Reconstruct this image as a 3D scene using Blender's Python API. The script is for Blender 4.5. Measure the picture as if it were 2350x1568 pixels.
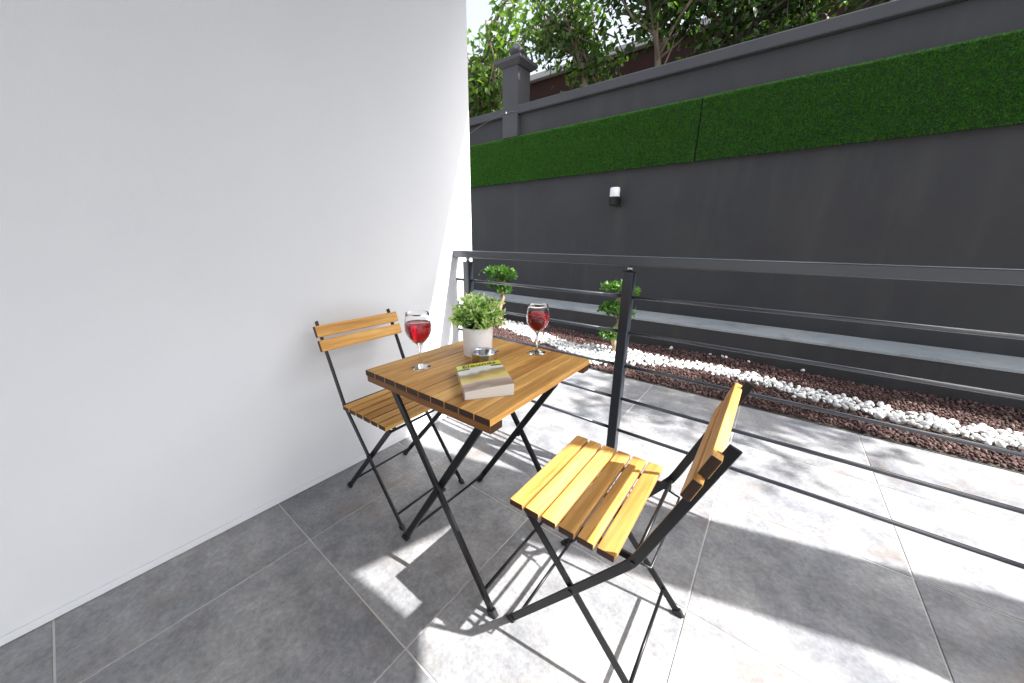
import bpy, bmesh, math, random
import numpy as np
from mathutils import Vector, Matrix, noise as mnoise

random.seed(7)
rng = np.random.default_rng(7)
scene = bpy.context.scene
for o in list(bpy.data.objects):
    bpy.data.objects.remove(o, do_unlink=True)
C = scene.collection

# ------------------------------------------------------------------ camera
cam_d = bpy.data.cameras.new('camera')
cam = bpy.data.objects.new('camera', cam_d)
C.objects.link(cam)
yaw, pitch, roll = -0.6508, -0.2860, 0.0092
fw = Vector((math.sin(yaw)*math.cos(pitch), math.cos(yaw)*math.cos(pitch), math.sin(pitch)))
rt = Vector((math.cos(yaw), -math.sin(yaw), 0)); up = rt.cross(fw)
r2 = math.cos(roll)*rt + math.sin(roll)*up
u2 = -math.sin(roll)*rt + math.cos(roll)*up
M4 = Matrix((r2, u2, -fw)).transposed().to_4x4()
M4.translation = Vector((1.5457, 0.1303, 1.1034))
cam.matrix_world = M4
cam_d.sensor_fit = 'HORIZONTAL'; cam_d.sensor_width = 36.0
cam_d.lens = 36.0*785.5/2350.0
cam_d.clip_start = 0.02; cam_d.clip_end = 1000
scene.camera = cam

# ------------------------------------------------------------------ sky, sun, exposure
SUN = Vector((0.88, 0.24, 1.0)).normalized()
sun_el = math.asin(SUN.z); sun_az = math.atan2(SUN.x, SUN.y)
world = bpy.data.worlds.new('World'); scene.world = world; world.use_nodes = True
wn = world.node_tree.nodes; wl = world.node_tree.links
bg = wn['Background']
sky = wn.new('ShaderNodeTexSky'); sky.sky_type = 'NISHITA'; sky.sun_disc = False
sky.sun_elevation = sun_el; sky.sun_rotation = sun_az
sky.air_density = 1.0; sky.dust_density = 4.0; sky.ozone_density = 1.0
hz = wn.new('ShaderNodeHueSaturation'); hz.inputs['Saturation'].default_value = 0.42   # thin summer haze
wl.new(sky.outputs['Color'], hz.inputs['Color']); wl.new(hz.outputs['Color'], bg.inputs['Color'])
bg.inputs['Strength'].default_value = 0.15
sun_d = bpy.data.lights.new('sun', 'SUN'); sun_d.energy = 5.0; sun_d.angle = math.radians(0.5)
sun_d.color = (1.0, 0.97, 0.93)
sun = bpy.data.objects.new('sun', sun_d); C.objects.link(sun)
sun.rotation_euler = SUN.to_track_quat('Z', 'Y').to_euler()
sun.location = (6, 3, 8)
vs = scene.view_settings
scene.display_settings.display_device = 'sRGB'
vs.view_transform = 'Standard'; vs.look = 'None'; vs.gamma = 1; vs.use_curve_mapping = False
vs.exposure = 1.52
scene.render.engine = 'CYCLES'
scene.cycles.max_bounces = 10; scene.cycles.transparent_max_bounces = 12; scene.cycles.transmission_bounces = 10

# ------------------------------------------------------------------ helpers
def link(name, mesh, mat=None, parent=None, loc=(0, 0, 0), rot=(0, 0, 0)):
    o = bpy.data.objects.new(name, mesh); C.objects.link(o)
    if mat is not None and mesh is not None and len(mesh.materials) == 0:
        mesh.materials.append(mat)
    o.location = loc; o.rotation_euler = rot
    if parent is not None: o.parent = parent
    return o
def tag(o, label=None, cat=None, group=None, kind=None):
    if label: o['label'] = label
    if cat: o['category'] = cat
    if group: o['group'] = group
    if kind: o['kind'] = kind
    return o
def thing(name, loc, rz, label, cat, group=None):
    o = bpy.data.objects.new(name, None); C.objects.link(o)
    o.empty_display_size = 0.1
    o.location = loc; o.rotation_euler = (0, 0, rz)
    return tag(o, label, cat, group)
def copy_tree(o, parent=None):
    c = o.copy(); C.objects.link(c); c.parent = parent
    for ch in list(o.children):
        copy_tree(ch, c)
    return c
def finish(bm, name, smooth=False):
    me = bpy.data.meshes.new(name)
    bmesh.ops.recalc_face_normals(bm, faces=bm.faces)
    bm.to_mesh(me); bm.free()
    if smooth:
        for p in me.polygons: p.use_smooth = True
    return me
def box_bm(bm, lo, hi, bev=0.0, seg=1):
    lo = Vector(lo); hi = Vector(hi)
    r = bmesh.ops.create_cube(bm, size=1.0)
    for v in r['verts']:
        v.co = Vector((lo[i] + (v.co[i]+0.5)*(hi[i]-lo[i]) for i in range(3)))
    if bev > 0:
        es = list({e for v in r['verts'] for e in v.link_edges})
        bmesh.ops.bevel(bm, geom=es, offset=bev, segments=seg, affect='EDGES', profile=0.5)
def box(name, lo, hi, bev=0.0, seg=1):
    bm = bmesh.new(); box_bm(bm, lo, hi, bev, seg); return finish(bm, name)
def sweep_bm(bm, pts, prof, side=None, cap=True):
    """sweep a closed 2D profile [(a,b)] along pts; a along 'side', b along normal. prof may be a list per point."""
    pts = [Vector(p) for p in pts]; n = len(pts); rings = []
    for i in range(n):
        if i == 0: t = pts[1]-pts[0]
        elif i == n-1: t = pts[-1]-pts[-2]
        else: t = (pts[i+1]-pts[i]).normalized()+(pts[i]-pts[i-1]).normalized()
        t.normalize()
        s = Vector(side) if side is not None else (Vector((0, 0, 1)) if abs(t.z) < .9 else Vector((1, 0, 0)))
        s = (s - t*s.dot(t)).normalized(); nn = t.cross(s)
        pr = prof[i] if isinstance(prof[0][0], (list, tuple)) else prof
        sc = 1.0
        if 0 < i < n-1:
            c = (pts[i+1]-pts[i]).normalized().dot(t); sc = 1/max(c, .5)
        rings.append([bm.verts.new(pts[i]+s*a+nn*(b*sc)) for a, b in pr])
    k = len(rings[0])
    for i in range(n-1):
        for j in range(k):
            bm.faces.new((rings[i][j], rings[i][(j+1) % k], rings[i+1][(j+1) % k], rings[i+1][j]))
    if cap:
        bm.faces.new(rings[0][::-1]); bm.faces.new(rings[-1])
def circ(r, n=10): return [(r*math.cos(2*math.pi*i/n), r*math.sin(2*math.pi*i/n)) for i in range(n)]
def rect(a, b, ch=0.0):
    a /= 2; b /= 2
    if ch <= 0: return [(-a, -b), (a, -b), (a, b), (-a, b)]
    return [(-a+ch, -b), (a-ch, -b), (a, -b+ch), (a, b-ch), (a-ch, b), (-a+ch, b), (-a, b-ch), (-a, -b+ch)]
def sweep(name, pts, prof, side=None, smooth=False):
    bm = bmesh.new(); sweep_bm(bm, pts, prof, side); return finish(bm, name, smooth)
def lathe(name, prof, n=40, smooth=True, closed=False):
    bm = bmesh.new(); rings = []
    for r, z in prof:
        if r < 1e-6: rings.append([bm.verts.new((0, 0, z))])
        else: rings.append([bm.verts.new((r*math.cos(2*math.pi*i/n), r*math.sin(2*math.pi*i/n), z)) for i in range(n)])
    m = len(rings)
    for i in range(m if closed else m-1):
        a, b = rings[i], rings[(i+1) % m]
        for j in range(n):
            j2 = (j+1) % n
            if len(a) == 1 and len(b) == 1: continue
            if len(a) == 1: bm.faces.new((a[0], b[j2], b[j]))
            elif len(b) == 1: bm.faces.new((a[j], a[j2], b[0]))
            else: bm.faces.new((a[j], a[j2], b[j2], b[j]))
    return finish(bm, name, smooth)
def pydata(name, V, F, smooth=False):
    me = bpy.data.meshes.new(name)
    V = np.asarray(V, np.float32); F = np.asarray(F, np.int32); k = F.shape[1]
    me.vertices.add(len(V)); me.vertices.foreach_set('co', V.ravel())
    me.loops.add(F.size); me.loops.foreach_set('vertex_index', F.ravel())
    me.polygons.add(len(F)); me.polygons.foreach_set('loop_start', np.arange(0, F.size, k, dtype=np.int32))
    me.update(calc_edges=True)
    if smooth: me.polygons.foreach_set('use_smooth', np.ones(len(F), bool))
    return me
def face_attr(me, name, vals):
    a = me.attributes.new(name, 'FLOAT', 'FACE'); a.data.foreach_set('value', np.asarray(vals, np.float32))

# ------------------------------------------------------------------ materials
def mat(name):
    m = bpy.data.materials.new(name); m.use_nodes = True
    nt = m.node_tree; return m, nt.nodes, nt.links, nt.nodes['Principled BSDF']
def N(nodes, t, **kw):
    n = nodes.new(t)
    for k, v in kw.items():
        if k.startswith('i_'): n.inputs[k[2:].replace('_', ' ')].default_value = v
        else: setattr(n, k, v)
    return n
def ramp(nodes, stops):
    r = nodes.new('ShaderNodeValToRGB'); cr = r.color_ramp
    while len(cr.elements) > 1: cr.elements.remove(cr.elements[-1])
    cr.elements[0].position = stops[0][0]; cr.elements[0].color = (*stops[0][1], 1)
    for p, c in stops[1:]:
        e = cr.elements.new(p); e.color = (*c, 1)
    return r
def g3(v): return (v, v, v)
def bump(n, l, bs, src, strength, dist):
    b = N(n, 'ShaderNodeBump'); b.inputs['Strength'].default_value = strength; b.inputs['Distance'].default_value = dist
    l.new(src, b.inputs['Height']); l.new(b.outputs['Normal'], bs.inputs['Normal'])
def pos(n, l, scale=(1, 1, 1), obj=False, rnd=0.0):
    mp = N(n, 'ShaderNodeMapping'); mp.inputs['Scale'].default_value = scale
    if obj: tc = N(n, 'ShaderNodeTexCoord'); src = tc.outputs['Object']
    else: tc = N(n, 'ShaderNodeNewGeometry'); src = tc.outputs['Position']
    if rnd:
        oi = N(n, 'ShaderNodeObjectInfo'); ad = N(n, 'ShaderNodeVectorMath', operation='ADD')
        ml = N(n, 'ShaderNodeMath', operation='MULTIPLY'); ml.inputs[1].default_value = rnd
        l.new(oi.outputs['Random'], ml.inputs[0]); l.new(src, ad.inputs[0]); l.new(ml.outputs[0], ad.inputs[1]); src = ad.outputs[0]
    l.new(src, mp.inputs['Vector']); return mp.outputs[0]
def noise(n, l, vec, scale, detail=5, rough=.55, dist=0.0):
    t = N(n, 'ShaderNodeTexNoise'); t.inputs['Scale'].default_value = scale; t.inputs['Detail'].default_value = detail
    t.inputs['Roughness'].default_value = rough; t.inputs['Distortion'].default_value = dist
    l.new(vec, t.inputs['Vector']); return t.outputs['Fac']
def mixc(n, l, fac, a, b, mode='MIX'):
    m = N(n, 'ShaderNodeMix', data_type='RGBA', blend_type=mode)
    for s, v in ((m.inputs[0], fac), (m.inputs[6], a), (m.inputs[7], b)):
        if isinstance(v, (int, float)): s.default_value = v
        elif isinstance(v, tuple): s.default_value = (*v, 1)
        else: l.new(v, s)
    return m.outputs[2]

def simple(name, col, rough=.5, metal=0.0, bumpamt=0, bscale=200, spec=.5, var=0.0):
    m, n, l, b = mat(name)
    b.inputs['Roughness'].default_value = rough; b.inputs['Metallic'].default_value = metal
    b.inputs['Specular IOR Level'].default_value = spec
    v = pos(n, l)
    f = noise(n, l, v, 6, 4)
    r = ramp(n, [(.3, tuple(c*(1-var) for c in col)), (.7, tuple(c*(1+var) for c in col))])
    l.new(f, r.inputs[0]); l.new(r.outputs[0], b.inputs['Base Color'])
    if bumpamt:
        bump(n, l, b, noise(n, l, v, bscale, 4), bumpamt, .002)
    return m

def plaster(name, c0, c1, rough=.85, bs=.35, stain=None):
    m, n, l, b = mat(name)
    v = pos(n, l)
    f = noise(n, l, v, 1.3, 6, .6)
    r = ramp(n, [(.3, c0), (.7, c1)]); l.new(f, r.inputs[0]); col = r.outputs[0]
    if stain:
        vs_ = pos(n, l, (2.2, 2.2, .35)); f2 = noise(n, l, vs_, 2.0, 6, .65)
        r2_ = ramp(n, [(.52, g3(0)), (.75, g3(1))]); l.new(f2, r2_.inputs[0])
        col = mixc(n, l, r2_.outputs[0], col, stain)
    l.new(col, b.inputs['Base Color']); b.inputs['Roughness'].default_value = rough
    b.inputs['Specular IOR Level'].default_value = .25
    fine = noise(n, l, v, 260, 3, .6); big = noise(n, l, v, 9, 4, .5)
    add = N(n, 'ShaderNodeMath', operation='MULTIPLY_ADD'); add.inputs[1].default_value = 2.5
    l.new(big, add.inputs[0]); l.new(fine, add.inputs[2])
    bump(n, l, b, add.outputs[0], bs, .0015)
    return m
m_white = plaster('white_plaster', (.665, .685, .722), (.70, .718, .75), .8, .5)
m_char = plaster('charcoal_paint', (.036, .036, .039), (.048, .047, .048), .62, .5, (.053, .052, .050))
m_char2 = plaster('charcoal_coping', (.055, .055, .060), (.075, .074, .078), .6, .5)
m_ledge_skylit = plaster('skylit_ledge', (.26, .29, .31), (.36, .38, .39), .65, .4, (.20, .21, .21))  # sky light on the plinth top put into a paler grey
m_brown = plaster('redbrown_render', (.020, .008, .006), (.034, .013, .010), .8, .5)
m_palecap = plaster('pale_capping', (.34, .34, .34), (.42, .42, .42), .7, .3)
m_conc = plaster('shade_slab_grey', (.30, .30, .30), (.38, .38, .38), .85, .4)  # dull grey of the added slab, keeps the upper wall darker

def make_tile():
    m, n, l, b = mat('porcelain_tile')
    v = pos(n, l, rnd=37.0)
    big = noise(n, l, v, 2.6, 8, .62, .4); mid = noise(n, l, v, 9, 8, .65); fine = noise(n, l, v, 70, 6, .7)
    r = ramp(n, [(.30, (.178, .186, .208)), (.5, (.252, .257, .270)), (.70, (.345, .342, .340))]); l.new(big, r.inputs[0])
    r2_ = ramp(n, [(.30, g3(.70)), (.7, g3(1.20))]); l.new(mid, r2_.inputs[0])
    c = mixc(n, l, 1.0, r.outputs[0], r2_.outputs[0], 'MULTIPLY')
    r3 = ramp(n, [(.34, g3(.70)), (.66, g3(1.2))]); l.new(fine, r3.inputs[0])
    c = mixc(n, l, .8, c, r3.outputs[0], 'MULTIPLY')
    v2 = pos(n, l, rnd=91.0); rust = noise(n, l, v2, 3.4, 9, .68, .6)
    r4 = ramp(n, [(.55, g3(0)), (.74, g3(.62))]); l.new(rust, r4.inputs[0])
    c = mixc(n, l, r4.outputs[0], c, (.215, .160, .120))
    l.new(c, b.inputs['Base Color'])
    rr = ramp(n, [(.3, g3(.42)), (.7, g3(.60))]); l.new(mid, rr.inputs[0]); l.new(rr.outputs[0], b.inputs['Roughness'])
    b.inputs['Specular IOR Level'].default_value = .45
    bump(n, l, b, fine, .12, .001)
    return m
m_tile = make_tile()
m_grout = simple('pale_grout', (.50, .49, .48), .9, bumpamt=.3, var=.12)

def make_wood(name, along, stain=(1, 1, 1)):
    m, n, l, b = mat(name)
    sc = [1, 1, 1]; sc[along] = .06
    v = pos(n, l, tuple(sc), obj=True, rnd=23.0)
    g = noise(n, l, v, 55, 6, .62, .6); g2 = noise(n, l, v, 220, 3, .6); big = noise(n, l, v, 14, 3, .5, 1.0)
    r = ramp(n, [(.20, (.32, .128, .026)), (.43, (.58, .300, .075)), (.72, (.74, .455, .165))]); l.new(g, r.inputs[0])
    rb = ramp(n, [(.3, (.72, .66, .60)), (.7, (1.12, 1.12, 1.12))]); l.new(big, rb.inputs[0])
    c = mixc(n, l, .85, r.outputs[0], rb.outputs[0], 'MULTIPLY')
    rf = ramp(n, [(.3, g3(.82)), (.7, g3(1.1))]); l.new(g2, rf.inputs[0])
    c = mixc(n, l, .7, c, rf.outputs[0], 'MULTIPLY')
    oi = N(n, 'ShaderNodeObjectInfo'); ro = ramp(n, [(0, (.74, .66, .60)), (.5, (1, 1, 1)), (1, (1.12, 1.18, 1.25))]); l.new(oi.outputs['Random'], ro.inputs[0])
    c = mixc(n, l, 1.0, c, ro.outputs[0], 'MULTIPLY')
    c = mixc(n, l, 1.0, c, stain, 'MULTIPLY')
    # end grain takes the stain much darker than the faces
    tcn = N(n, 'ShaderNodeTexCoord'); sep = N(n, 'ShaderNodeSeparateXYZ'); l.new(tcn.outputs['Normal'], sep.inputs[0])
    ab = N(n, 'ShaderNodeMath', operation='ABSOLUTE'); l.new(sep.outputs[along], ab.inputs[0])
    er = ramp(n, [(.55, g3(0)), (.85, g3(1))]); l.new(ab.outputs[0], er.inputs[0])
    c = mixc(n, l, er.outputs[0], c, mixc(n, l, g2, (.018, .009, .006), (.065, .030, .016)))
    l.new(c, b.inputs['Base Color']); b.inputs['Roughness'].default_value = .5
    b.inputs['Specular IOR Level'].default_value = .28
    bump(n, l, b, g2, .12, .0008)
    return m
m_woody = make_wood('acacia_wood_lengthwise', 1)
m_woodx = make_wood('acacia_wood_crosswise', 0, (.34, .26, .24))
m_black = simple('black_powder_coat', (.007, .0075, .009), .34, bumpamt=.06, bscale=900, var=.15, spec=.35)
m_plastic = simple('black_plastic_cap', (.010, .010, .011), .5, var=.1)
m_rail_sunlit = simple('anthracite_rail_sunlit', (.034, .039, .050), .26, bumpamt=.03, bscale=500, var=.1, spec=.8)  # railing paint lightened to carry the sun on handrail and rods
m_post_shaded = simple('anthracite_post_shaded', (.017, .021, .029), .28, bumpamt=.03, bscale=500, var=.1, spec=.6)  # same railing paint darkened for the shaded post fronts
m_steel = simple('brushed_steel', (.62, .63, .66), .16, 1.0, var=.05)
m_zinc = simple('zinc_bolt', (.5, .5, .5), .35, 1.0)

def make_glass():
    m, n, l, b = mat('clear_glass')
    b.inputs['Base Color'].default_value = (1, 1, 1, 1); b.inputs['Roughness'].default_value = 0.0
    b.inputs['IOR'].default_value = 1.32; b.inputs['Transmission Weight'].default_value = 1.0
    return m
m_glass = make_glass()
def make_wine():
    m, n, l, b = mat('red_wine')
    b.inputs['Base Color'].default_value = (.52, .006, .022, 1); b.inputs['Roughness'].default_value = 0.0
    b.inputs['IOR'].default_value = 1.34; b.inputs['Transmission Weight'].default_value = .82
    return m
m_wine = make_wine()

def make_leaf(name, stops, trans=.45, rough=.45):
    m, n, l, b = mat(name)
    at = N(n, 'ShaderNodeAttribute', attribute_name='tint')
    r = ramp(n, stops); l.new(at.outputs['Fac'], r.inputs[0])
    v = pos(n, l); f = noise(n, l, v, 30, 3)
    rr = ramp(n, [(.3, g3(.8)), (.7, g3(1.15))]); l.new(f, rr.inputs[0])
    c = mixc(n, l, 1.0, r.outputs[0], rr.outputs[0], 'MULTIPLY')
    l.new(c, b.inputs['Base Color']); b.inputs['Roughness'].default_value = rough
    tr = N(n, 'ShaderNodeBsdfTranslucent'); l.new(mixc(n, l, 1.0, c, (1.5, 1.6, .7), 'MULTIPLY'), tr.inputs['Color'])
    mx = N(n, 'ShaderNodeMixShader'); mx.inputs[0].default_value = trans
    out = n['Material Output']; l.new(b.outputs[0], mx.inputs[1]); l.new(tr.outputs[0], mx.inputs[2]); l.new(mx.outputs[0], out.inputs['Surface'])
    return m
m_treeleaf = make_leaf('tree_leaf', [(0, (.020, .042, .010)), (.4, (.045, .10, .016)), (1, (.12, .21, .03))], .45)
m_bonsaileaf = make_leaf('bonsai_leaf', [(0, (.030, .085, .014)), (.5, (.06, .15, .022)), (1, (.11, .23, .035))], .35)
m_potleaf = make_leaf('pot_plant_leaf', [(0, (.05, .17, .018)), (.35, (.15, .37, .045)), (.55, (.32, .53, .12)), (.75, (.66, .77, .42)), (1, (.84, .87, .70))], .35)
m_turf = make_leaf('artificial_turf', [(0, (.042, .145, .014)), (.5, (.070, .24, .022)), (1, (.11, .32, .035))], .2, .5)
m_turfback = simple('turf_backing', (.010, .028, .008), .9)
m_bark = simple('grey_bark', (.15, .115, .085), .9, bumpamt=.8, bscale=60, var=.35)
m_barkdark = simple('dark_bark', (.055, .042, .034), .9, bumpamt=.8, bscale=60, var=.3)
m_bonsaibark = simple('pale_bonsai_bark', (.30, .22, .13), .85, bumpamt=.7, bscale=90, var=.3)
m_soil = simple('soil', (.05, .038, .028), .95, bumpamt=1, bscale=40, var=.3)
m_diff = simple('opal_diffuser', (.78, .78, .80), .3)
m_pages = simple('page_edges', (.74, .71, .66), .8, var=.04)
m_ink = simple('title_ink', (.09, .095, .02), .5)

def make_stone(name, stops, rough=.8):
    m, n, l, b = mat(name)
    at = N(n, 'ShaderNodeAttribute', attribute_name='tint'); r = ramp(n, stops); l.new(at.outputs['Fac'], r.inputs[0])
    v = pos(n, l); f = noise(n, l, v, 120, 4); rr = ramp(n, [(.3, g3(.75)), (.7, g3(1.2))]); l.new(f, rr.inputs[0])
    l.new(mixc(n, l, 1.0, r.outputs[0], rr.outputs[0], 'MULTIPLY'), b.inputs['Base Color']); b.inputs['Roughness'].default_value = rough
    bump(n, l, b, noise(n, l, v, 400, 3), .4, .001)
    return m
m_lava = make_stone('red_lava_gravel', [(0, (.035, .018, .016)), (.5, (.082, .043, .038)), (.85, (.135, .075, .066)), (1, (.20, .135, .12))], .95)
m_peb = make_stone('white_marble_pebble', [(0, (.52, .52, .50)), (.4, (.70, .70, .69)), (1, (.82, .82, .81))], .6)

def make_pot():
    m, n, l, b = mat('white_ceramic_pot')
    b.inputs['Base Color'].default_value = (.80, .78, .78, 1); b.inputs['Roughness'].default_value = .35
    v = pos(n, l); f = noise(n, l, v, 20, 3)
    r = ramp(n, [(.3, (.83, .805, .81)), (.7, (.87, .85, .855))]); l.new(f, r.inputs[0]); l.new(r.outputs[0], b.inputs['Base Color'])
    return m
m_pot = make_pot()

def make_cover():
    m, n, l, b = mat('printed_book_cover')
    tc = N(n, 'ShaderNodeTexCoord'); sx = N(n, 'ShaderNodeSeparateXYZ'); l.new(tc.outputs['Object'], sx.inputs[0])
    nz = noise(n, l, tc.outputs['Object'], 11, 4, .55, .3)
    # v coordinate 0 (near edge) .. 1 (far edge)
    vv = N(n, 'ShaderNodeMapRange'); vv.inputs['From Min'].default_value = 0; vv.inputs['From Max'].default_value = .197
    l.new(sx.outputs['Y'], vv.inputs['Value'])
    nn = N(n, 'ShaderNodeMapRange'); nn.inputs['From Min'].default_value = .2; nn.inputs['From Max'].default_value = .8; nn.inputs['To Min'].default_value = -.13; nn.inputs['To Max'].default_value = .13
    l.new(nz, nn.inputs['Value'])
    ad = N(n, 'ShaderNodeMath', operation='ADD'); l.new(vv.outputs[0], ad.inputs[0]); l.new(nn.outputs[0], ad.inputs[1])
    r = ramp(n, [(0, (.50, .40, .34)), (.08, (.36, .25, .20)), (.16, (.45, .33, .26)), (.22, (.60, .36, .48)), (.27, (.76, .68, .36)), (.40, (.80, .62, .18)), (.50, (.52, .34, .12)), (.58, (.34, .25, .17)), (.66, (.78, .78, .74)), (.78, (.80, .80, .82)), (.86, (.45, .46, .58)), (1, (.6, .6, .6))])
    l.new(ad.outputs[0], r.inputs[0]); c = r.outputs[0]
    # dark blocks below the title at both sides
    def step(src, thr, less=False):
        s = N(n, 'ShaderNodeMath', operation='LESS_THAN' if less else 'GREATER_THAN'); s.inputs[1].default_value = thr; l.new(src, s.inputs[0]); return s.outputs[0]
    def mul(a, b_):
        s = N(n, 'ShaderNodeMath', operation='MULTIPLY'); l.new(a, s.inputs[0]); l.new(b_, s.inputs[1]); return s.outputs[0]
    def mx(a, b_):
        s = N(n, 'ShaderNodeMath', operation='MAXIMUM'); l.new(a, s.inputs[0]); l.new(b_, s.inputs[1]); return s.outputs[0]
    band = mul(step(vv.outputs[0], .765), step(vv.outputs[0], .815, True))
    sides = mx(step(sx.outputs['X'], .036, True), step(sx.outputs['X'], .102))
    c = mixc(n, l, mul(band, sides), c, (.05, .055, .045))
    c = mixc(n, l, step(vv.outputs[0], .815), c, (.74, .72, .06))
    l.new(c, b.inputs['Base Color']); b.inputs['Roughness'].default_value = .3
    return m
m_cover = make_cover()

# ================================================================== SETTING
# ground sheet to the horizon
gm = pydata('ground', [(-300, -300, -.06), (300, -300, -.06), (300, 300, -.06), (-300, 300, -.06)], [(0, 1, 2, 3)])
ground = tag(link('ground', gm, simple('dusty_ground', (.20, .20, .20), .95, bumpamt=.5, bscale=20, var=.2)), kind='structure')

# tiled floor: grout bed with separate porcelain tiles on a 60 cm grid
floor = tag(link('floor', box('floor', (-4.2, -3.0, -.055), (7.2, 2.86, -.0025)), m_grout), kind='structure')
tile_me = box('tile', (-.2975, -.2975, -.012), (.2975, .2975, 0), .0012)
tile_me.materials.append(m_tile)
GX, GY = .3038, .4946
strip_me = box('tile', (-.2975, -.2975, -.012), (.2975, -.2975+.5625, 0), .0012); strip_me.materials.append(m_tile)
for i in range(-8, 12):
    for j in range(-6, 4):
        x = GX+.6*i+.3; y = GY+.6*j+.3
        if x > 7.0 or x < -4 or y < -2.8: continue
        if x < -.35 and y < 1.3: continue
        link('tile', strip_me if j == 3 else tile_me, None, floor, (x, y, random.uniform(-.0004, .0004)))

# white side wall of the balcony
H = 2.7
ww = tag(link('white_wall', box('white_wall', (-.28, -3.0, 0.0), (0, 1.742, H), .004), m_white),
         'tall smooth white rendered wall along the left side of the balcony', 'wall')
skirt = link('shadow_gap_trim', box('shadow_gap_trim', (.0, -3.0, .002), (.006, 1.74, .028), .001), m_white, ww)

# added unseen slab; its front edge and opening are shaped to cast the sun patches
def slab():
    cu = bpy.data.curves.new('shade_slab', 'CURVE'); cu.dimensions = '2D'; cu.fill_mode = 'BOTH'; cu.extrude = .05
    def loop(pts):
        s = cu.splines.new('POLY'); s.points.add(len(pts)-1); s.use_cyclic_u = True
        for p, q in zip(s.points, pts): p.co = (q[0], q[1], 0, 1)
    loop([(-.28, -3.0), (7.2, -3.0), (7.2, 3.15), (3.98, 2.23), (2.5, 1.795), (-.28, 2.055)])
    loop([(3.08, 1.567), (5.3, 2.24), (6.3, 2.45), (6.3, -.4), (4.55, -.3), (3.38, 1.122), (3.276, 1.208), (2.95, 1.174)])
    tmp = bpy.data.objects.new('tmp', cu); C.objects.link(tmp)
    dg = bpy.context.evaluated_depsgraph_get()
    me = bpy.data.meshes.new_from_object(tmp.evaluated_get(dg)); bpy.data.objects.remove(tmp)
    return me
sm = slab(); sm.materials.clear()
shade_cover = tag(link('shade_slab', sm, m_conc, None, (0, 0, H+.052)), kind='structure')
for cx_, cy_ in ((7.0, 2.8), (7.0, -2.8)):
    link('column', box('column', (cx_-.12, cy_-.12, -.05), (cx_+.12, cy_+.12, H), .01), m_white, shade_cover)  # unseen props under the added slab

# ------------------------------------------------------------------ charcoal retaining wall
WY = 4.40
bw = thing('boundary_wall', (0, WY, 0), 0, 'long charcoal painted garden wall behind the gravel bed', 'wall')
def bpart(name, lo, hi, m, bev=.006, parent=bw):
    return link(name, box(name, (lo[0], lo[1]-WY, lo[2]), (hi[0], hi[1]-WY, hi[2]), bev, 2), m, parent)
bpart('wall_face', (-6.5, WY, -.05), (9, WY+.25, 2.74), m_char, .004)
bpart('plinth', (-6.5, 3.95, -.05), (9, WY-.001, .27), m_char, .004)
bpart('ledge', (-6.5, 3.944, .271), (9, WY-.002, .297), m_ledge_skylit, .003)
bpart('coping', (-6.5, WY-.055, 2.742), (9, WY+.32, 2.845), m_char2, .012)
pil = bpart('pillar', (-1.863, 4.34, 2.475), (-1.609, 4.63, 3.30), m_char2, .006)
bm = bmesh.new()
pc = Vector((-1.736, 4.485-WY, 0))
def frust(bm, z0, a0, z1, a1):
    vs_ = [bm.verts.new(pc+Vector((sx*a, sy*a, z))) for z, a in ((z0, a0), (z1, a1)) for sx, sy in ((-1, -1), (1, -1), (1, 1), (-1, 1))]
    for i in range(4): bm.faces.new((vs_[i], vs_[(i+1) % 4], vs_[4+(i+1) % 4], vs_[4+i]))
    bm.faces.new(vs_[:4][::-1]); bm.faces.new(vs_[4:])
frust(bm, 3.300, .150, 3.345, .205); frust(bm, 3.3455, .208, 3.385, .208); frust(bm, 3.3855, .205, 3.43, .07)
link('pillar_cap', finish(bm, 'pillar_cap'), m_char2, pil)
fin = lathe('pillar_finial', [(0, 3.43), (.055, 3.43), (.045, 3.452), (.07, 3.47), (.098, 3.50), (.098, 3.53), (.06, 3.565), (.05, 3.585), (0, 3.60)], 20)
link('pillar_finial', fin, m_char2, pil, pc)

# artificial turf panels hung on the wall
def turf_panel(name, x0, x1, z0, z1, label):
    t = thing(name, (x0, WY-.012, z0), 0, label, 'grass panel', 'artificial grass panels on the charcoal wall')
    w, h = x1-x0, z1-z0
    link('backing', box('backing', (0, -.034, 0), (w, 0.010, h), .003), m_turfback, t)
    n = int(w*h*42000)
    P = np.stack([rng.uniform(0, w, n), np.full(n, -.034), rng.uniform(.0, h, n)], -1)
    # the top edge carries blades too
    k = int(w*2600); P2 = np.stack([rng.uniform(0, w, k), rng.uniform(-.034, .008, k), np.full(k, h)], -1)
    L = rng.uniform(.012, .024, n); L2 = rng.uniform(.012, .026, k)
    D = np.stack([rng.normal(0, .45, n), np.full(n, -1.0), rng.normal(-.15, .5, n)], -1)
    D2 = np.stack([rng.normal(0, .5, k), rng.normal(-.3, .4, k), np.full(k, 1.0)], -1)
    P = np.concatenate([P, P2]); D = np.concatenate([D, D2]); L = np.concatenate([L, L2]); n = len(P)
    D /= np.linalg.norm(D, axis=1, keepdims=True)
    S = np.cross(D, rng.normal(size=(n, 3))); S /= np.linalg.norm(S, axis=1, keepdims=True)
    wd = rng.uniform(.0018, .0030, n)[:, None]
    V = np.stack([P-S*wd, P+S*wd, P+D*L[:, None]], 1).reshape(-1, 3)
    me = pydata('blades', V, np.arange(3*n).reshape(-1, 3)); face_attr(me, 'tint', np.clip(rng.normal(.5, .28, n), 0, 1))
    tag(link('blades', me, m_turf, t), kind='stuff')
ZB, ZT = 1.905, 2.462
turf_panel('grass_panel', -3.6, .652, ZB, ZT, 'long artificial grass panel on the charcoal wall, left of the seam')
turf_panel('grass_panel', .668, 3.9, ZB, ZT, 'artificial grass panel on the charcoal wall, right of the seam')

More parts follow.
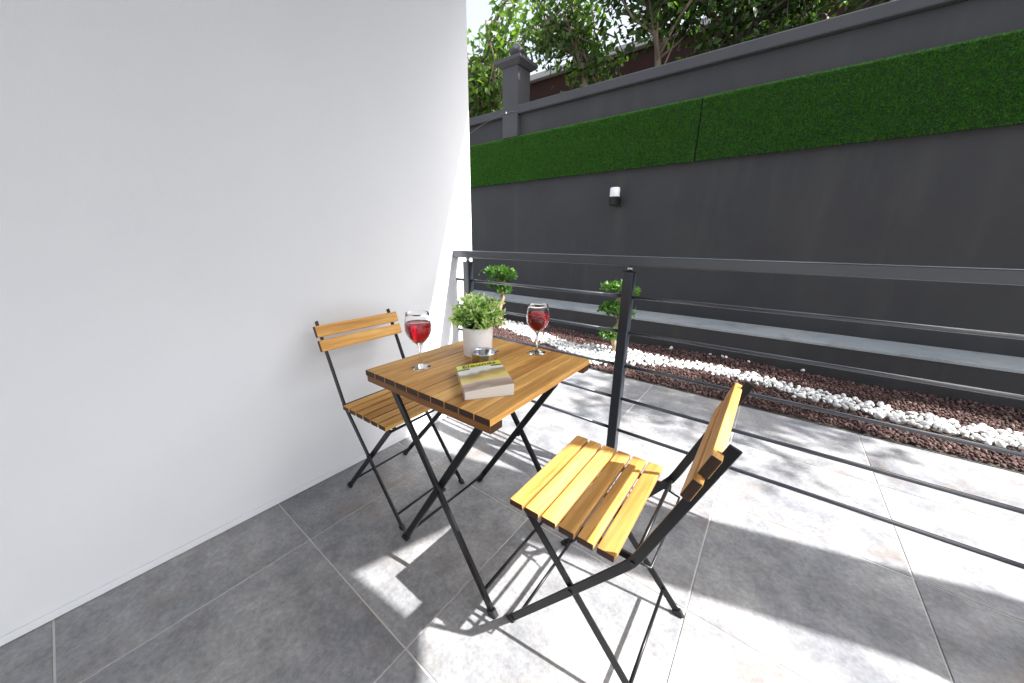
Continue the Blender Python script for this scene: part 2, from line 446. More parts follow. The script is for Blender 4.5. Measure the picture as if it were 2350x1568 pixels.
# wall lamp
lamp = thing('wall_lamp', (-.13, WY, 1.60), 0, 'small wall lamp with white diffuser on black base, on charcoal wall', 'lamp')
link('wall_plate', box('wall_plate', (-.045, -.02, -.095), (.055, -.001, .0), .004), m_plastic, lamp)
link('arm', box('arm', (-.02, -.06, -.075), (.025, -.0205, -.03), .003), m_plastic, lamp)
link('base', lathe('base', [(0, -.085), (.048, -.085), (.055, -.078), (.055, -.004), (.058, -.002), (.058, .006), (0, .006)], 32), m_plastic, lamp, (0, -.115, 0))
link('diffuser', lathe('diffuser', [(0, .0065), (.054, .0065), (.056, .012), (.056, .098), (.048, .108), (0, .110)], 32), m_diff, lamp, (0, -.115, 0))

# raised planting behind the wall, and the red-brown building line beyond
tag(link('raised_ground', box('raised_ground', (-12, WY+.30, 1.5), (14, 9.0, 2.50)), m_soil), kind='structure')
rb = thing('redbrown_wall', (0, 7.5, 2.5), 0, 'dark red brown wall with pale capping behind the trees', 'wall')
link('wall_face', box('wall_face', (-14, 0, -.3), (14, .3, 1.98)), m_brown, rb)
link('recess_band', box('recess_band', (-14, -.03, -.3), (14, -.001, 1.05), .004), m_brown, rb)
link('capping', box('capping', (-14, -.12, 1.982), (14, .35, 2.10), .01), m_palecap, rb)

# ------------------------------------------------------------------ gravel bed
bed = tag(link('gravel_bed', box('gravel_bed', (-6.5, 2.866, -.055), (9, 3.945, -.004)), m_soil), kind='structure')
kerb = link('edging', box('edging', (-6.5, 2.861, -.05), (9, 2.868, .004), .001), m_char2, bed)
ico_v, ico_f = None, None
def ico(sub):
    bm = bmesh.new(); bmesh.ops.create_icosphere(bm, subdivisions=sub, radius=1)
    v = np.array([x.co[:] for x in bm.verts]); bm.verts.index_update()
    f = np.array([[q.index for q in fc.verts] for fc in bm.faces]); bm.free(); return v, f
def stones(P, R, sub, flat, rough, seed):
    r_ = np.random.default_rng(seed); v, f = ico(sub); n = len(P); k = len(v)
    Q = r_.normal(size=(n, 4)); Q /= np.linalg.norm(Q, axis=1, keepdims=True)
    w, x, y, z = Q.T
    Rm = np.stack([1-2*(y*y+z*z), 2*(x*y-w*z), 2*(x*z+w*y), 2*(x*y+w*z), 1-2*(x*x+z*z), 2*(y*z-w*x), 2*(x*z-w*y), 2*(y*z+w*x), 1-2*(x*x+y*y)], -1).reshape(n, 3, 3)
    S = np.stack([r_.uniform(.8, 1.25, n), r_.uniform(.65, 1.0, n), r_.uniform(flat, .85, n)], -1)*R[:, None]
    jit = 1+r_.normal(0, rough, (n, k, 1))
    V = (v[None]*jit)*S[:, None, :]
    V = np.einsum('nij,nkj->nki', Rm, V)+P[:, None, :]
    F = (f[None]+(np.arange(n)*k)[:, None, None]).reshape(-1, 3)
    return V.reshape(-1, 3), F, np.repeat(np.clip(r_.normal(.5, .25, n), 0, 1), len(f))
# winding band of white pebbles: centre line and half width as functions of x
cl = [(-6, 3.7, .13), (-1.6, 3.72, .14), (-1.2, 3.64, .17), (-.6, 3.42, .14), (-.1, 3.26, .12), (.15, 3.25, .22), (.40, 3.28, .33), (.62, 3.36, .17), (.9, 3.40, .11), (1.2, 3.47, .10), (1.5, 3.44, .10), (2.0, 3.32, .11), (2.6, 3.25, .12), (3.2, 3.35, .12), (4, 3.4, .12), (9, 3.4, .12)]
cxs = np.array([c[0] for c in cl]); cys = np.array([c[1] for c in cl]); cws = np.array([c[2] for c in cl])
def in_band(x, y, m=0.0): return np.abs(y-np.interp(x, cxs, cys)) < np.interp(x, cxs, cws)+m
gxs, gys = np.meshgrid(np.arange(-2.9, 4.2, .0205), np.arange(2.875, 3.945, .0205)); gxs = gxs.ravel()+rng.normal(0, .006, gxs.size); gys = gys.ravel()+rng.normal(0, .006, gys.size)
keep = (~in_band(gxs, gys, -.025)) & (gys > 2.88) & (gys < 3.937)
gxs, gys = gxs[keep], gys[keep]
hgt = .012+.012*np.sin(gxs*3.1+gys*5)*np.cos(gys*4)+rng.uniform(-.004, .008, len(gxs))
V, F, T = stones(np.stack([gxs, gys, hgt], -1), rng.uniform(.007, .0155, len(gxs)), 1, .6, .16, 3)
me = pydata('red_gravel', V, F); face_attr(me, 'tint', T)
tag(link('red_gravel', me, m_lava), 'dark red crushed lava gravel filling the bed below the charcoal wall', 'gravel', kind='stuff')
bx_, by_ = np.meshgrid(np.arange(-2.9, 4.2, .029), np.arange(2.9, 3.93, .029)); bx_ = bx_.ravel()+rng.normal(0, .009, bx_.size); by_ = by_.ravel()+rng.normal(0, .009, by_.size)
edge = rng.normal(0, .02, bx_.size); keep = in_band(bx_, by_, edge) & (by_ < 3.92) & (by_ > 2.89)
# a few strays along the wall foot
sx_ = rng.uniform(.4, 2.2, 6); sy_ = rng.uniform(3.90, 3.93, 6)
bx_ = np.concatenate([bx_[keep], sx_]); by_ = np.concatenate([by_[keep], sy_])
V, F, T = stones(np.stack([bx_, by_, np.full(len(bx_), .028)+rng.uniform(-.006, .012, len(bx_))], -1), rng.uniform(.010, .0225, len(bx_)), 2, .6, .05, 5)
me = pydata('white_pebbles', V, F, True); face_attr(me, 'tint', T)
tag(link('white_pebbles', me, m_peb), 'winding band of white marble pebbles across the red gravel', 'pebbles', kind='stuff')

# ================================================================== RAILING
RY = 1.60
rail = thing('balcony_railing', (0, RY, 0), 0, 'anthracite metal balcony railing with square posts and thin horizontal rods', 'railing')
XE = 4.15
link('handrail', box('handrail', (.002, -.026, 1.008), (XE, .024, 1.047), .004, 2), m_rail_sunlit, rail)
def post(x):
    p_ = link('post', box('post', (x-.0215, -.022, 0.004), (x+.0215, .022, .985), .003, 2), m_post_shaded, rail)
    link('connector', lathe('connector', [(0, .9855), (.011, .9855), (.011, 1.0075), (0, 1.0075)], 14), m_zinc, p_, (x, 0, 0))
    link('foot_plate', box('foot_plate', (x-.045, -.04, -.0005), (x+.045, .04, .0038), .001), m_rail_sunlit, p_)
    return p_
posts = [.0985, 1.0485, 2.40, 3.40, 4.12]
for x in posts: post(x)
RZ = [.238, .402, .564, .721, .878]
ends = [.003]+posts+[XE]
for z in RZ:
    for a, b_ in zip([.003]+[q+.0218 for q in posts], [q-.0218 for q in posts]+[XE-.01]):
        link('rod', sweep('rod', [(a, 0, z), (b_, 0, z)], circ(.0075, 10), smooth=True), m_rail_sunlit, rail)

# ================================================================== FURNITURE
def slat_mesh(name, lx, ly, lz, bev=.0025):
    return box(name, (-lx/2, -ly/2, -lz/2), (lx/2, ly/2, lz/2), bev, 2)
TZ = .697
# ---- table: slats run along local Y
def make_table():
    t = thing('folding_table', (.8002, .9486, 0), math.radians(.5), 'square slatted acacia folding table with black crossed legs, set between two chairs', 'table')
    W, D, th = .534, .554, .019
    n = 10; pw = W/n
    me = slat_mesh('slat', pw-.0022, D, th, .0018); me.materials.append(m_woody)
    for i in range(n):
        link('slat', me, None, t, (-W/2+pw*(i+.5), 0, TZ-th/2), (0, 0, 0))
    bme = slat_mesh('batten', W-.004, .046, .0215, .002); bme.materials.append(m_woodx)
    for y in (-D/2+.026, D/2-.026): link('batten', bme, None, t, (0, y, TZ-th-.0112))
    sme = slat_mesh('batten', W-.06, .03, .018, .002); sme.materials.append(m_woodx)
    for y in (-.09, .12): link('batten', sme, None, t, (0, y, TZ-th-.0095))
    prof = rect(.024, .011, .002)
    def leg(pts): return link('leg', sweep('leg', pts, prof, (1, 0, .0)), m_black, t)
    ya, yb = -.2375, .211     # outer frame
    yc, yd = -.224, .1935     # inner frame
    zt = .655
    for y in (ya, yb):
        l_ = leg([(-.188, y, zt), (.238, y, .004)])
        link('foot_cap', sweep('foot_cap', [(.2275, y, .0185), (.2415, y, -.001)], rect(.030, .017, .003), (1, 0, 0)), m_plastic, l_)
    for y in (yc, yd):
        l_ = leg([(.205, y, zt), (-.214, y, .004)])
        link('foot_cap', sweep('foot_cap', [(-.2035, y, .0185), (-.2175, y, -.001)], rect(.030, .017, .003), (1, 0, 0)), m_plastic, l_)
    link('crossbar', sweep('crossbar', [(.196, ya+.004, .066), (.196, yb-.004, .066)], circ(.0055), smooth=True), m_black, t)
    link('crossbar', sweep('crossbar', [(-.180, yc+.004, .055), (-.180, yd-.004, .055)], circ(.0055), smooth=True), m_black, t)
    link('crossbar', sweep('crossbar', [(-.188, ya, .653), (-.188, yb, .653)], circ(.0055), smooth=True), m_black, t)
    link('crossbar', sweep('crossbar', [(.205, yc, .653), (.205, yd, .653)], circ(.0055), smooth=True), m_black, t)
    for y0, y1 in ((ya-.009, yc+.009), (yd-.009, yb+.009)):
        link('pivot_bolt', sweep('pivot_bolt', [(.0175, y0, .338), (.0175, y1, .338)], circ(.0065), smooth=False), m_black, t)
    return t
make_table()

# ---- chair: faces local +X
def make_chair(label, loc, rz):
    t = thing('folding_chair', loc, rz, label, 'chair', 'slatted folding chairs at the table')
    SH = .4638; x1 = .1967; sd = .288; W = .384; n = 6
    pitch_ = sd/n
    me = slat_mesh('seat_slat', pitch_-.0075, W, .0185, .0028); me.materials.append(m_woody)
    for i in range(n):
        link('seat_slat', me, None, t, (x1-pitch_*(i+.5), 0, SH-.00925))
    # backrest slats, tilted
    tl = math.radians(20)
    bme = slat_mesh('backrest_slat', .019, W, .0465, .003); bme.materials.append(m_woody)
    for xx, zz in ((-.222, .746), (-.202, .690)):
        link('backrest_slat', bme, None, t, (xx, 0, zz), (0, -tl, 0))
    hw = .168
    # back frame: flat bar from the front foot up to the backrest
    def bar(y, pts, name, w=.021, th_=.0062):
        return link(name, sweep(name, [(a, y, b) for a, b in pts], rect(th_, w, .0012), (0, 1, 0)), m_black, t)
    P1 = [(.2035, .004), (-.104, .427), (-.1175, .4475), (-.129, .472), (-.2515, .782)]
    for s in (-1, 1):
        l_ = bar(s*hw, P1, 'back_frame')
        link('foot_cap', sweep('foot_cap', [(.1935, s*hw, .0175), (.2075, s*hw, -.001)], rect(.012, .027, .002), (0, 1, 0)), m_plastic, l_)
        link('bolt', sweep('bolt', [(.0175, s*(hw+.0034), .2595), (.0175, s*(hw+.0062), .2595)], circ(.0062, 12)), m_plastic, l_)
        link('bolt', sweep('bolt', [(-.119, s*(hw+.0034), .449), (-.119, s*(hw+.0062), .449)], circ(.0058, 12)), m_plastic, l_)
    hi = hw-.0125
    P2 = [(-.2015, .004), (.165, .424)]
    for s in (-1, 1):
        l_ = bar(s*hi, P2, 'leg')
        link('foot_cap', sweep('foot_cap', [(-.1915, s*hi, .0175), (-.2055, s*hi, -.001)], rect(.012, .027, .002), (0, 1, 0)), m_plastic, l_)
        link('spacer', sweep('spacer', [(.0175, s*(hi+.0033), .2595), (.0175, s*(hw-.0033), .2595)], circ(.008, 12)), m_plastic, l_)
    # seat rails under the slats
    hs = hi-.0115
    for s in (-1, 1):
        bar(s*hs, [(-.125, .4350), (.182, .4350)], 'seat_rail', .019, .0062)
    R5 = circ(.0048, 10)
    link('stretcher', sweep('stretcher', [(.170, -hw+.003, .052), (.170, hw-.003, .052)], R5, smooth=True), m_black, t)
    link('stretcher', sweep('stretcher', [(-.147, -hi+.003, .066), (-.147, hi-.003, .066)], R5, smooth=True), m_black, t)
    link('stretcher', sweep('stretcher', [(-.119, -hw+.003, .4465), (-.119, hw-.003, .4465)], R5, smooth=True), m_black, t)
    link('stretcher', sweep('stretcher', [(.158, -hi+.003, .412), (.158, hi-.003, .412)], R5, smooth=True), m_black, t)
    # folding stay wire behind the seat
    link('stay_wire', sweep('stay_wire', [(-.105, -hs, .430), (-.150, -hs+.01, .425), (-.152, 0, .424), (-.150, hs-.01, .425), (-.105, hs, .430)], circ(.0026, 8), smooth=True), m_black, t)
    return t
make_chair('slatted acacia folding chair standing in shade against the white wall', (.1866+.15*math.cos(.0325), .8974+.15*math.sin(.0325), 0), .0325)
make_chair('sunlit slatted acacia folding chair in the right foreground, facing the table', (1.4403-.15, .9072-.0006, 0), 3.1457)

# ================================================================== THINGS ON THE TABLE
def wine_glass(loc, label):
    t = thing('wine_glass', loc, 0, label, 'wine glass', 'wine glasses on the table')
    o = [(0.0, .0008), (.032, .0008), (.0342, .0018), (.0335, .0030), (.022, .0048), (.010, .0085), (.0052, .014), (.0040, .022), (.0036, .045), (.0038, .066), (.0055, .076), (.012, .0835), (.021, .0905), (.031, .1015), (.038, .114), (.0418, .128), (.0422, .142), (.0405, .158), (.0375, .174), (.0358, .1845)]
    i = [(.0356, .1848), (.0352, .1843), (.0369, .174), (.0399, .158), (.0416, .142), (.0412, .128), (.0374, .1145), (.0303, .1022), (.0203, .0918), (.0112, .0853), (0, .0832)]
    g = link('glass', lathe('glass', o+i, 48), m_glass, t)
    w = [(0, .0838), (.0108, .0862), (.0197, .0926), (.0295, .1030), (.0363, .1150), (.0400, .1282), (.0404, .142), (.0399, .150), (.0394, .1535), (.0380, .1526), (0, .1526)]
    link('wine', lathe('wine', w, 48), m_wine, t)
    return t
wine_glass((.658, .797, TZ), 'wine glass half full of red wine on the near left of the table')
wine_glass((.874, 1.168, TZ), 'wine glass of red wine at the far right of the table, before the railing')

# ---- potted plant
pt = thing('potted_plant', (.707, 1.022, TZ), 0, 'bushy pale green plant in a white diamond patterned pot on the table', 'plant')
def diamond_pot():
    n, rows = 96, 40; R0, R1, Hh = .0525, .0565, .106
    V = []; F = []
    for j in range(rows+1):
        z = Hh*j/rows; rr = R0+(R1-R0)*j/rows
        for i in range(n):
            a = 2*math.pi*i/n
            u = a/(2*math.pi)*12; v_ = z/.0165
            d = min(abs(((u+v_/2) % 1)-.5), abs(((u-v_/2) % 1)-.5))*2
            edge = 1 if (z < .006 or z > Hh-.012) else 0
            rel = 0 if edge else -.0016*(1-min(1, max(0, (1-d))*3.0)) if False else (-.0018*max(0, 1-(0.5-abs(0.5-d))*5) if not edge else 0)
            V.append(((rr+rel)*math.cos(a), (rr+rel)*math.sin(a), z))
    for j in range(rows):
        for i in range(n):
            F.append((j*n+i, j*n+(i+1) % n, (j+1)*n+(i+1) % n, (j+1)*n+i))
    bm = bmesh.new(); vs_ = [bm.verts.new(p) for p in V]
    for f in F: bm.faces.new([vs_[k] for k in f])
    bm.faces.new([vs_[i] for i in range(n)][::-1])
    # rim and inside
    top = vs_[rows*n:]; prev = top
    for rr, z in ((R1-.0045, Hh+.0005), (R1-.006, Hh-.002), (R1-.008, .02)):
        ring = [bm.verts.new((rr*math.cos(2*math.pi*i/n), rr*math.sin(2*math.pi*i/n), z)) for i in range(n)]
        for i in range(n): bm.faces.new((prev[i], prev[(i+1) % n], ring[(i+1) % n], ring[i]))
        prev = ring
    bm.faces.new(prev)
    return finish(bm, 'pot', True)
pot = link('pot', diamond_pot(), m_pot, pt, (0, 0, .0005))
link('soil', lathe('soil', [(0, .094), (.048, .094), (.0482, .088), (0, .088)], 30), m_soil, pot)
def leaves_mesh(name, P, D, L, Wd, tint, cup=.25, r_=rng):
    """P base, D direction, one folded four-vertex leaf each"""
    n = len(P); D = D/np.linalg.norm(D, axis=1, keepdims=True)
    S = np.cross(D, r_.normal(size=(n, 3))); S /= np.linalg.norm(S, axis=1, keepdims=True); Nn = np.cross(S, D)
    L = L[:, None]; Wd = Wd[:, None]
    a = P; b = P+D*L*.45+S*Wd+Nn*Wd*cup; c = P+D*L; d = P+D*L*.45-S*Wd+Nn*Wd*cup
    V = np.stack([a, b, c, d], 1).reshape(-1, 3)
    i0 = np.arange(n)*4
    F = np.stack([np.stack([i0, i0+1, i0+2], -1), np.stack([i0, i0+2, i0+3], -1)], 1).reshape(-1, 3)
    me = pydata(name, V, F); face_attr(me, 'tint', np.repeat(tint, 2)); return me
# stems radiate from the pot mouth; leaf whorls along their outer half
ns = 150
th = rng.uniform(0, 2*math.pi, ns); cz = rng.uniform(-.05, 1, ns); ph = np.arccos(cz)
Rr = rng.uniform(.080, .108, ns)*(1+.05*np.sin(3*th))
tips = np.stack([np.sin(ph)*np.cos(th)*Rr, np.sin(ph)*np.sin(th)*Rr, .118+np.cos(ph)*Rr*1.02], -1)
base = np.stack([rng.normal(0, .014, ns), rng.normal(0, .014, ns), np.full(ns, .095)], -1)
bm = bmesh.new()
for a, b_ in zip(base, tips):
    mid = (a+b_)/2+np.array([0, 0, .018]); sweep_bm(bm, [a, mid, b_], circ(.0009, 4), cap=False)
link('stems', finish(bm, 'stems', True), m_bonsaileaf, pt)
lp, ld, ll, lw, lt = [], [], [], [], []
for a, b_ in zip(base, tips):
    mid = (a+b_)/2+np.array([0, 0, .018]); k = rng.integers(14, 20)
    for q in np.linspace(.42, 1.0, k):
        p_ = (1-q)**2*a+2*q*(1-q)*mid+q*q*b_; d_ = (b_-mid); d_ = d_/np.linalg.norm(d_)+rng.normal(0, .62, 3)
        lp.append(p_); ld.append(d_); ll.append(rng.uniform(.013, .021)); lw.append(rng.uniform(.0042, .0062))
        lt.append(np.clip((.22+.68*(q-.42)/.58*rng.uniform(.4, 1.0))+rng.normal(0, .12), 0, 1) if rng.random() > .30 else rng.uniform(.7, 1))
me = leaves_mesh('foliage', np.array(lp), np.array(ld), np.array(ll), np.array(lw), np.array(lt))
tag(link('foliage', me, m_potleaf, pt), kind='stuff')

# ---- steel ashtray
ash = thing('ashtray', (.800, .955, TZ), 0, 'small round polished steel ashtray between the book and the white pot', 'ashtray')
link('bowl', lathe('bowl', [(0, .0006), (.039, .0006), (.0415, .003), (.0425, .040), (.0435, .0440), (.0425, .0455), (.0405, .0450), (.0395, .040), (.0388, .008), (.036, .005), (0, .005)], 48), m_steel, ash)
for a in (.6, 2.7, 4.8):
    link('cigarette_rest', sweep('cigarette_rest', [(.036*math.cos(a), .036*math.sin(a), .0462), (.049*math.cos(a), .049*math.sin(a), .0455)], rect(.0025, .010, .001), (0, 0, 1)), m_steel, ash)

# ---- paperback book
bkang = math.atan2(.109, .084)
bk = thing('paperback_book', (.9485, .7105, TZ), bkang, 'thick paperback book with yellow title strip lying on the table', 'book')
bw_, bl_ = .1375, .195; hl, hr = .024, .036
def wedge(name, x0, x1, y0, y1, za0, za1, zb0, zb1, nx=10, ny=12):
    """prism with bottom za(x) and top zb(x)"""
    bm = bmesh.new()
    f = lambda x, p, q: p+(q-p)*(x/bw_)+ .0016*math.sin(math.pi*x/bw_)
    T_ = [[bm.verts.new((x0+(x1-x0)*i/nx, y0+(y1-y0)*j/ny, f(x0+(x1-x0)*i/nx, zb0, zb1))) for j in range(ny+1)] for i in range(nx+1)]
    B_ = [[bm.verts.new((x0+(x1-x0)*i/nx, y0+(y1-y0)*j/ny, f(x0+(x1-x0)*i/nx, za0, za1) if za1 > .003 else za0)) for j in range(ny+1)] for i in range(nx+1)]
    for i in range(nx):
        for j in range(ny):
            bm.faces.new((T_[i][j], T_[i+1][j], T_[i+1][j+1], T_[i][j+1])); bm.faces.new((B_[i][j], B_[i][j+1], B_[i+1][j+1], B_[i+1][j]))
    for i in range(nx):
        bm.faces.new((T_[i][0], B_[i][0], B_[i+1][0], T_[i+1][0])); bm.faces.new((T_[i][ny], T_[i+1][ny], B_[i+1][ny], B_[i][ny]))
    for j in range(ny):
        bm.faces.new((T_[0][j], T_[0][j+1], B_[0][j+1], B_[0][j])); bm.faces.new((T_[nx][j], B_[nx][j], B_[nx][j+1], T_[nx][j+1]))
    return finish(bm, name)
def page_mat():
    m, n, l, b = mat('page_block')
    v = pos(n, l, (1, 1, 900), obj=True); f = noise(n, l, v, 1.0, 2)
    r = ramp(n, [(.35, (.60, .57, .52)), (.65, (.76, .73, .68))]); l.new(f, r.inputs[0]); l.new(r.outputs[0], b.inputs['Base Color']); b.inputs['Roughness'].default_value = .85
    return m
link('pages', wedge('pages', .0012, bw_-.002, .0015, bl_-.0015, .0012, .0012, hl-.0009, hr-.0009), page_mat(), bk)
link('back_cover', wedge('back_cover', 0, bw_, 0, bl_, .0003, .0003, .0010-.0003, .0010-.0003, 1, 1), m_cover, bk)
link('front_cover', wedge('front_cover', 0, bw_, 0, bl_, hl-.0008, hr-.0008, hl, hr), m_cover, bk)
link('spine', box('spine', (-.0010, 0, .0004), (-.0002, bl_, hl), .0002), m_cover, bk)
fc = bpy.data.curves.new('title', 'FONT'); fc.body = 'Elounda'; fc.size = .030; fc.space_character = 1.12; fc.align_x = 'CENTER'; fc.extrude = .0001; fc.offset = .0005
fo = bpy.data.objects.new('tmp', fc); C.objects.link(fo)
tm = bpy.data.meshes.new_from_object(fo.evaluated_get(bpy.context.evaluated_depsgraph_get())); bpy.data.objects.remove(fo); tm.materials.clear()
link('title', tm, m_ink, bk, (bw_/2, .1655, (hl+hr)/2+.0026), (0, -math.atan2(hr-hl, bw_), 0))

# ================================================================== BONSAI SHRUBS
def bonsai(loc, rz, scale, label, seed, tiers):
    r_ = np.random.default_rng(seed)
    t = thing('bonsai_shrub', loc, rz, label, 'shrub', 'cloud pruned bonsai shrubs in the gravel bed')
    bm = bmesh.new()
    tr = [(0, 0, -.02), (.015, .0, .06), (-.03, .01, .16), (.01, 0, .27), (.045, -.01, .36), (.02, 0, .47), (.0, 0, .58)]
    tr = [Vector(q)*scale for q in tr]; rad = [.046, .034, .028, .024, .02, .016, .011]
    sweep_bm(bm, tr, [circ(r*scale*1.1, 9) for r in rad])
    for tx_, ty_, tz_, rx_, rz_ in tiers:
        a = Vector((0, 0, tz_*.82))*scale; b_ = Vector((tx_, ty_, tz_))*scale
        sweep_bm(bm, [a, (a+b_)/2+Vector((0, 0, -.01)), b_], [circ(.012*scale, 6), circ(.010*scale, 6), circ(.006*scale, 6)])
    link('trunk', finish(bm, 'trunk', True), m_bonsaibark, t)
    for tx_, ty_, tz_, rx_, rz_ in tiers:
        n = int(620*(rx_/.15)**2)
        v = r_.normal(size=(n, 3)); v /= np.linalg.norm(v, axis=1, keepdims=True); v *= r_.uniform(.35, 1.0, (n, 1))**.5*(1+.35*(r_.random((n, 1)) > .9)*r_.random((n, 1)))
        v[:, 2] = np.where(v[:, 2] < 0, v[:, 2]*.55, v[:, 2])
        bumpy = 1+.32*np.sin(v[:, 0]*7+seed+tx_*40)*np.cos(v[:, 1]*6)
        P = v*np.array([rx_, rx_, rz_])*bumpy[:, None]*scale+np.array([tx_, ty_, tz_])*scale
        D = v*.8+r_.normal(0, .55, (n, 3))+np.array([0, 0, .25])
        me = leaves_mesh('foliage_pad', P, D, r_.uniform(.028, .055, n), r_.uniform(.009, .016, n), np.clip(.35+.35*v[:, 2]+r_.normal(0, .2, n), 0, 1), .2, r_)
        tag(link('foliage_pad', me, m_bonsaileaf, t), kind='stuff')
    return t
bonsai((.355, 3.42, .02), .3, 1.0, 'three tiered bonsai shrub on white pebbles behind the railing post', 11,
       [(-.02, 0, .655, .135, .038), (-.06, 0, .44, .115, .065), (.10, .02, .62, .07, .045), (-.05, -.03, .19, .095, .055), (.07, .03, .40, .07, .045)])
bonsai((-1.22, 3.50, .02), 1.5, 1.06, 'bonsai shrub with a wide flat top near the end of the white wall', 12,
       [(0, .02, .67, .165, .042), (.06, -.06, .62, .10, .045), (.03, .07, .53, .115, .07), (.02, -.03, .45, .085, .06)])

# ================================================================== TREES
def tree(loc, label, seed, trunk_pts, trunk_r, crown, nleaf, bark, leaf_len=(.06, .10), nb=9, tint0=.4, group='trees above the charcoal wall'):
    """crown: list of ellipsoids (cx,cy,cz,rx,ry,rz) relative to loc"""
    r_ = np.random.default_rng(seed)
    t = thing('leafy_tree', loc, 0, label, 'tree', group)
    bm = bmesh.new(); tp = [Vector(q) for q in trunk_pts]; k = len(tp)
    sweep_bm(bm, tp, [circ(trunk_r*(1-.62*i/(k-1)), 9) for i in range(k)])
    ends_ = []
    for (cx_, cy_, cz_, rx_, ry_, rz_) in crown:
        c = Vector((cx_, cy_, cz_))
        for b_ in range(nb):
            v = Vector(r_.normal(size=3)).normalized()*r_.uniform(.35, .95); e = c+Vector((v.x*rx_, v.y*ry_, v.z*rz_))
            i = min(k-1, max(1, int(k*r_.uniform(.45, 1.0)))); s = tp[i].lerp(tp[i-1], r_.random())
            mid = s.lerp(e, .5)+Vector(r_.normal(0, .10, 3))+Vector((0, 0, .10))
            m1 = s.lerp(mid, .5)+Vector(r_.normal(0, .04, 3)); m2 = mid.lerp(e, .5)+Vector(r_.normal(0, .05, 3))
            r0 = trunk_r*r_.uniform(.28, .42)
            pts = [s, m1, mid, m2, e]
            sweep_bm(bm, pts, [circ(r0*f, 6) for f in (1, .8, .6, .4, .2)])
            ends_.append((pts, (rx_+ry_+rz_)/3))
            for q in range(4):     # twigs
                s2 = m1.lerp(e, r_.uniform(.25, .95)); e2 = s2+Vector(r_.normal(0, .16, 3))+Vector((0, 0, .03))
                sweep_bm(bm, [s2, s2.lerp(e2, .5)+Vector(r_.normal(0, .02, 3)), e2], [circ(r0*.28, 5), circ(r0*.2, 5), circ(r0*.12, 5)])
                ends_.append(([s2, s2, s2.lerp(e2, .5), e2, e2], .2))
    link('trunk', finish(bm, 'trunk', True), bark, t)
    P = []; D = []
    per = max(3, nleaf//len(ends_))
    for pts, sz in ends_:
        for q in range(int(per*r_.uniform(.5, 1.5))):
            f = r_.uniform(.35, 1.0)*4; i = min(3, int(f)); b0 = pts[i].lerp(pts[i+1], f-i)
            off = Vector(r_.normal(0, .075, 3)); P.append(b0+off); D.append(off.normalized()+Vector(r_.normal(0, .5, 3))+Vector((0, 0, -.15)))
    P = np.array([p_[:] for p_ in P]); D = np.array([d_[:] for d_ in D]); n = len(P)
    L = r_.uniform(leaf_len[0], leaf_len[1], n)
    me = leaves_mesh('crown', P, D, L, L*r_.uniform(.20, .28, n), np.clip(r_.normal(tint0, .25, n), 0, 1), .3, r_)
    link('crown', me, m_treeleaf, t)
    return t
GZ = 2.49
tree((-3.25, 5.5, GZ), 'leafy tree with bright green leaves beside the pillar, behind the white wall edge', 21,
     [(0, 0, 0), (.05, 0, .5), (.02, .05, 1.0), (.15, 0, 1.6), (.1, 0, 2.2)], .07,
     [(.35, -.2, 1.35, .75, .5, .65), (.9, -.1, 2.0, .9, .5, .6), (.1, -.2, .8, .5, .4, .4), (-.25, -.2, 1.55, .45, .4, .6), (.75, -.55, .95, .55, .3, .4)], 2300, m_bark, (.10, .16), tint0=.75)
tree((-.97, 5.05, GZ), 'spreading tree with arching branches rooted behind the middle of the charcoal wall', 22,
     [(0, 0, 0), (.0, 0, .45), (-.03, 0, .8), (-.22, .0, 1.15), (-.45, 0, 1.4), (-.7, 0, 1.5)], .055,
     [(-.65, 0, 1.35, .65, .45, .45), (-.1, .1, 1.2, .5, .4, .5), (.15, .2, .75, .4, .35, .35), (-.55, .1, 1.85, .9, .4, .3)], 2000, m_bark, (.08, .125), tint0=.45)
tree((.0, 5.0, GZ), 'slim pale trunked tree behind the charcoal wall, right of the spreading one', 23,
     [(0, 0, 0), (.0, 0, .45), (-.05, 0, .8), (-.16, .0, 1.2), (-.24, 0, 1.7), (-.2, 0, 2.2)], .045,
     [(-.3, .1, 1.5, .6, .45, .4), (.25, .2, 1.35, .5, .4, .45), (.1, .3, 1.9, .6, .5, .4), (.3, -.3, 2.0, .9, .35, .4), (-.5, -.3, 1.75, .6, .3, .25)], 4600, m_bark, (.08, .125), tint0=.3)
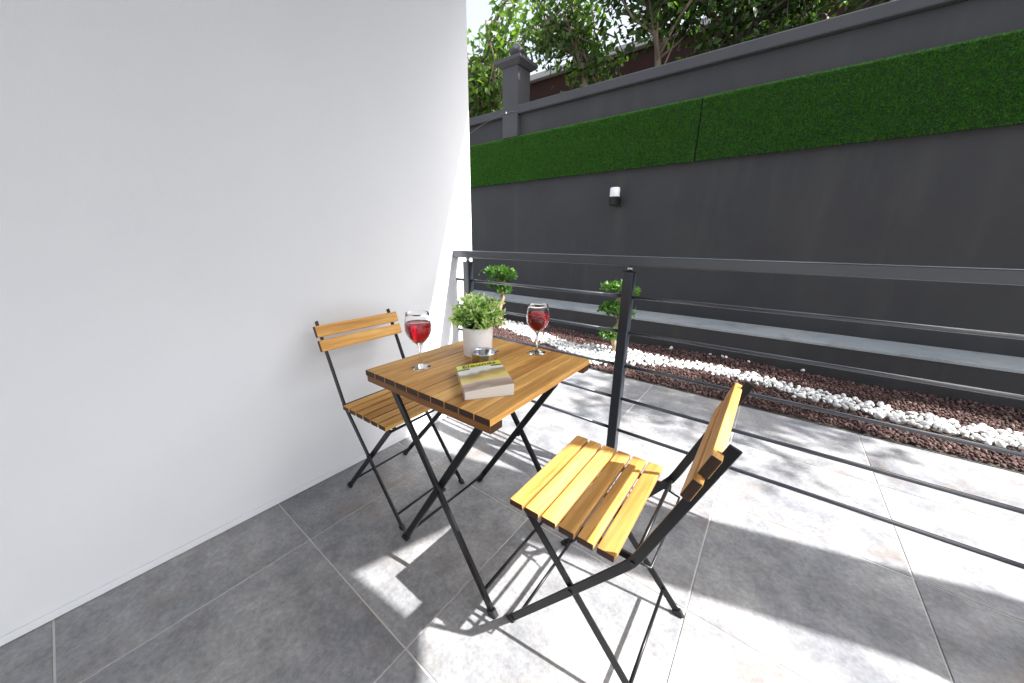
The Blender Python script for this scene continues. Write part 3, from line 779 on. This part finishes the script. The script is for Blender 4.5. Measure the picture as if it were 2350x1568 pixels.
tree((.75, 5.35, GZ), 'dense dark crowned tree behind the right part of the charcoal wall', 24,
     [(0, 0, 0), (.03, 0, .4), (.0, 0, .8), (.08, .0, 1.3), (.0, 0, 1.9)], .06,
     [(-.2, .0, .8, .55, .4, .45), (.35, .0, .75, .6, .4, .5), (-.1, .1, 1.4, .8, .5, .5), (.6, 0, 1.3, .6, .5, .5)], 4200, m_barkdark, tint0=.2)
tree((2.1, 5.3, GZ), 'low dense dark tree behind the far right end of the charcoal wall', 25,
     [(0, 0, 0), (.03, 0, .4), (.0, 0, .8), (.08, .0, 1.3), (.0, 0, 1.9)], .06,
     [(-.3, .0, .6, .6, .4, .4), (.4, .0, .65, .6, .4, .45), (.0, .1, 1.2, .8, .5, .5)], 3000, m_barkdark, tint0=.2)
tree((5.9, 5.2, GZ), 'tall unseen tree beyond the right edge, added to cast dappled shade', 26,  # out of view, added to dapple the outdoor tiles with shade
     [(0, 0, 0), (-.05, -.15, .7), (-.1, -.5, 1.4), (-.2, -.9, 2.0), (-.3, -1.3, 2.6)], .09,
     [(-.6, -1.5, 2.3, .9, .6, .5), (.2, -1.4, 2.9, .9, .6, .5)], 1500, m_bark, (.09, .14), nb=8, tint0=.4)

# ------------------------------------------------------------------ thin string light cable looped round the pillar
sl = thing('string_light', (-1.78, 4.33, 2.78), 0, 'thin string light cable with a small bulb looped across the pillar front', 'string light')
cp = [(-3.3, 4.50, 2.46), (-2.9, 4.42, 2.53), (-2.499, 4.35, 2.64), (-2.277, 4.335, 2.70), (-2.068, 4.333, 2.743), (-1.86, 4.333, 2.779), (-1.703, 4.333, 2.777), (-1.602, 4.333, 2.765), (-1.602, 4.45, 2.86)]
link('cable', sweep('cable', [(a+1.78, b-4.33, c-2.78) for a, b, c in cp], circ(.0035, 6), smooth=True), simple('grey_cable', (.16, .15, .14), .6), sl)
link('bulb', lathe('bulb', [(0, -.016), (.009, -.013), (.012, -.004), (.009, .006), (.005, .012), (0, .012)], 14), m_diff, sl, (0, -.008, -.004))
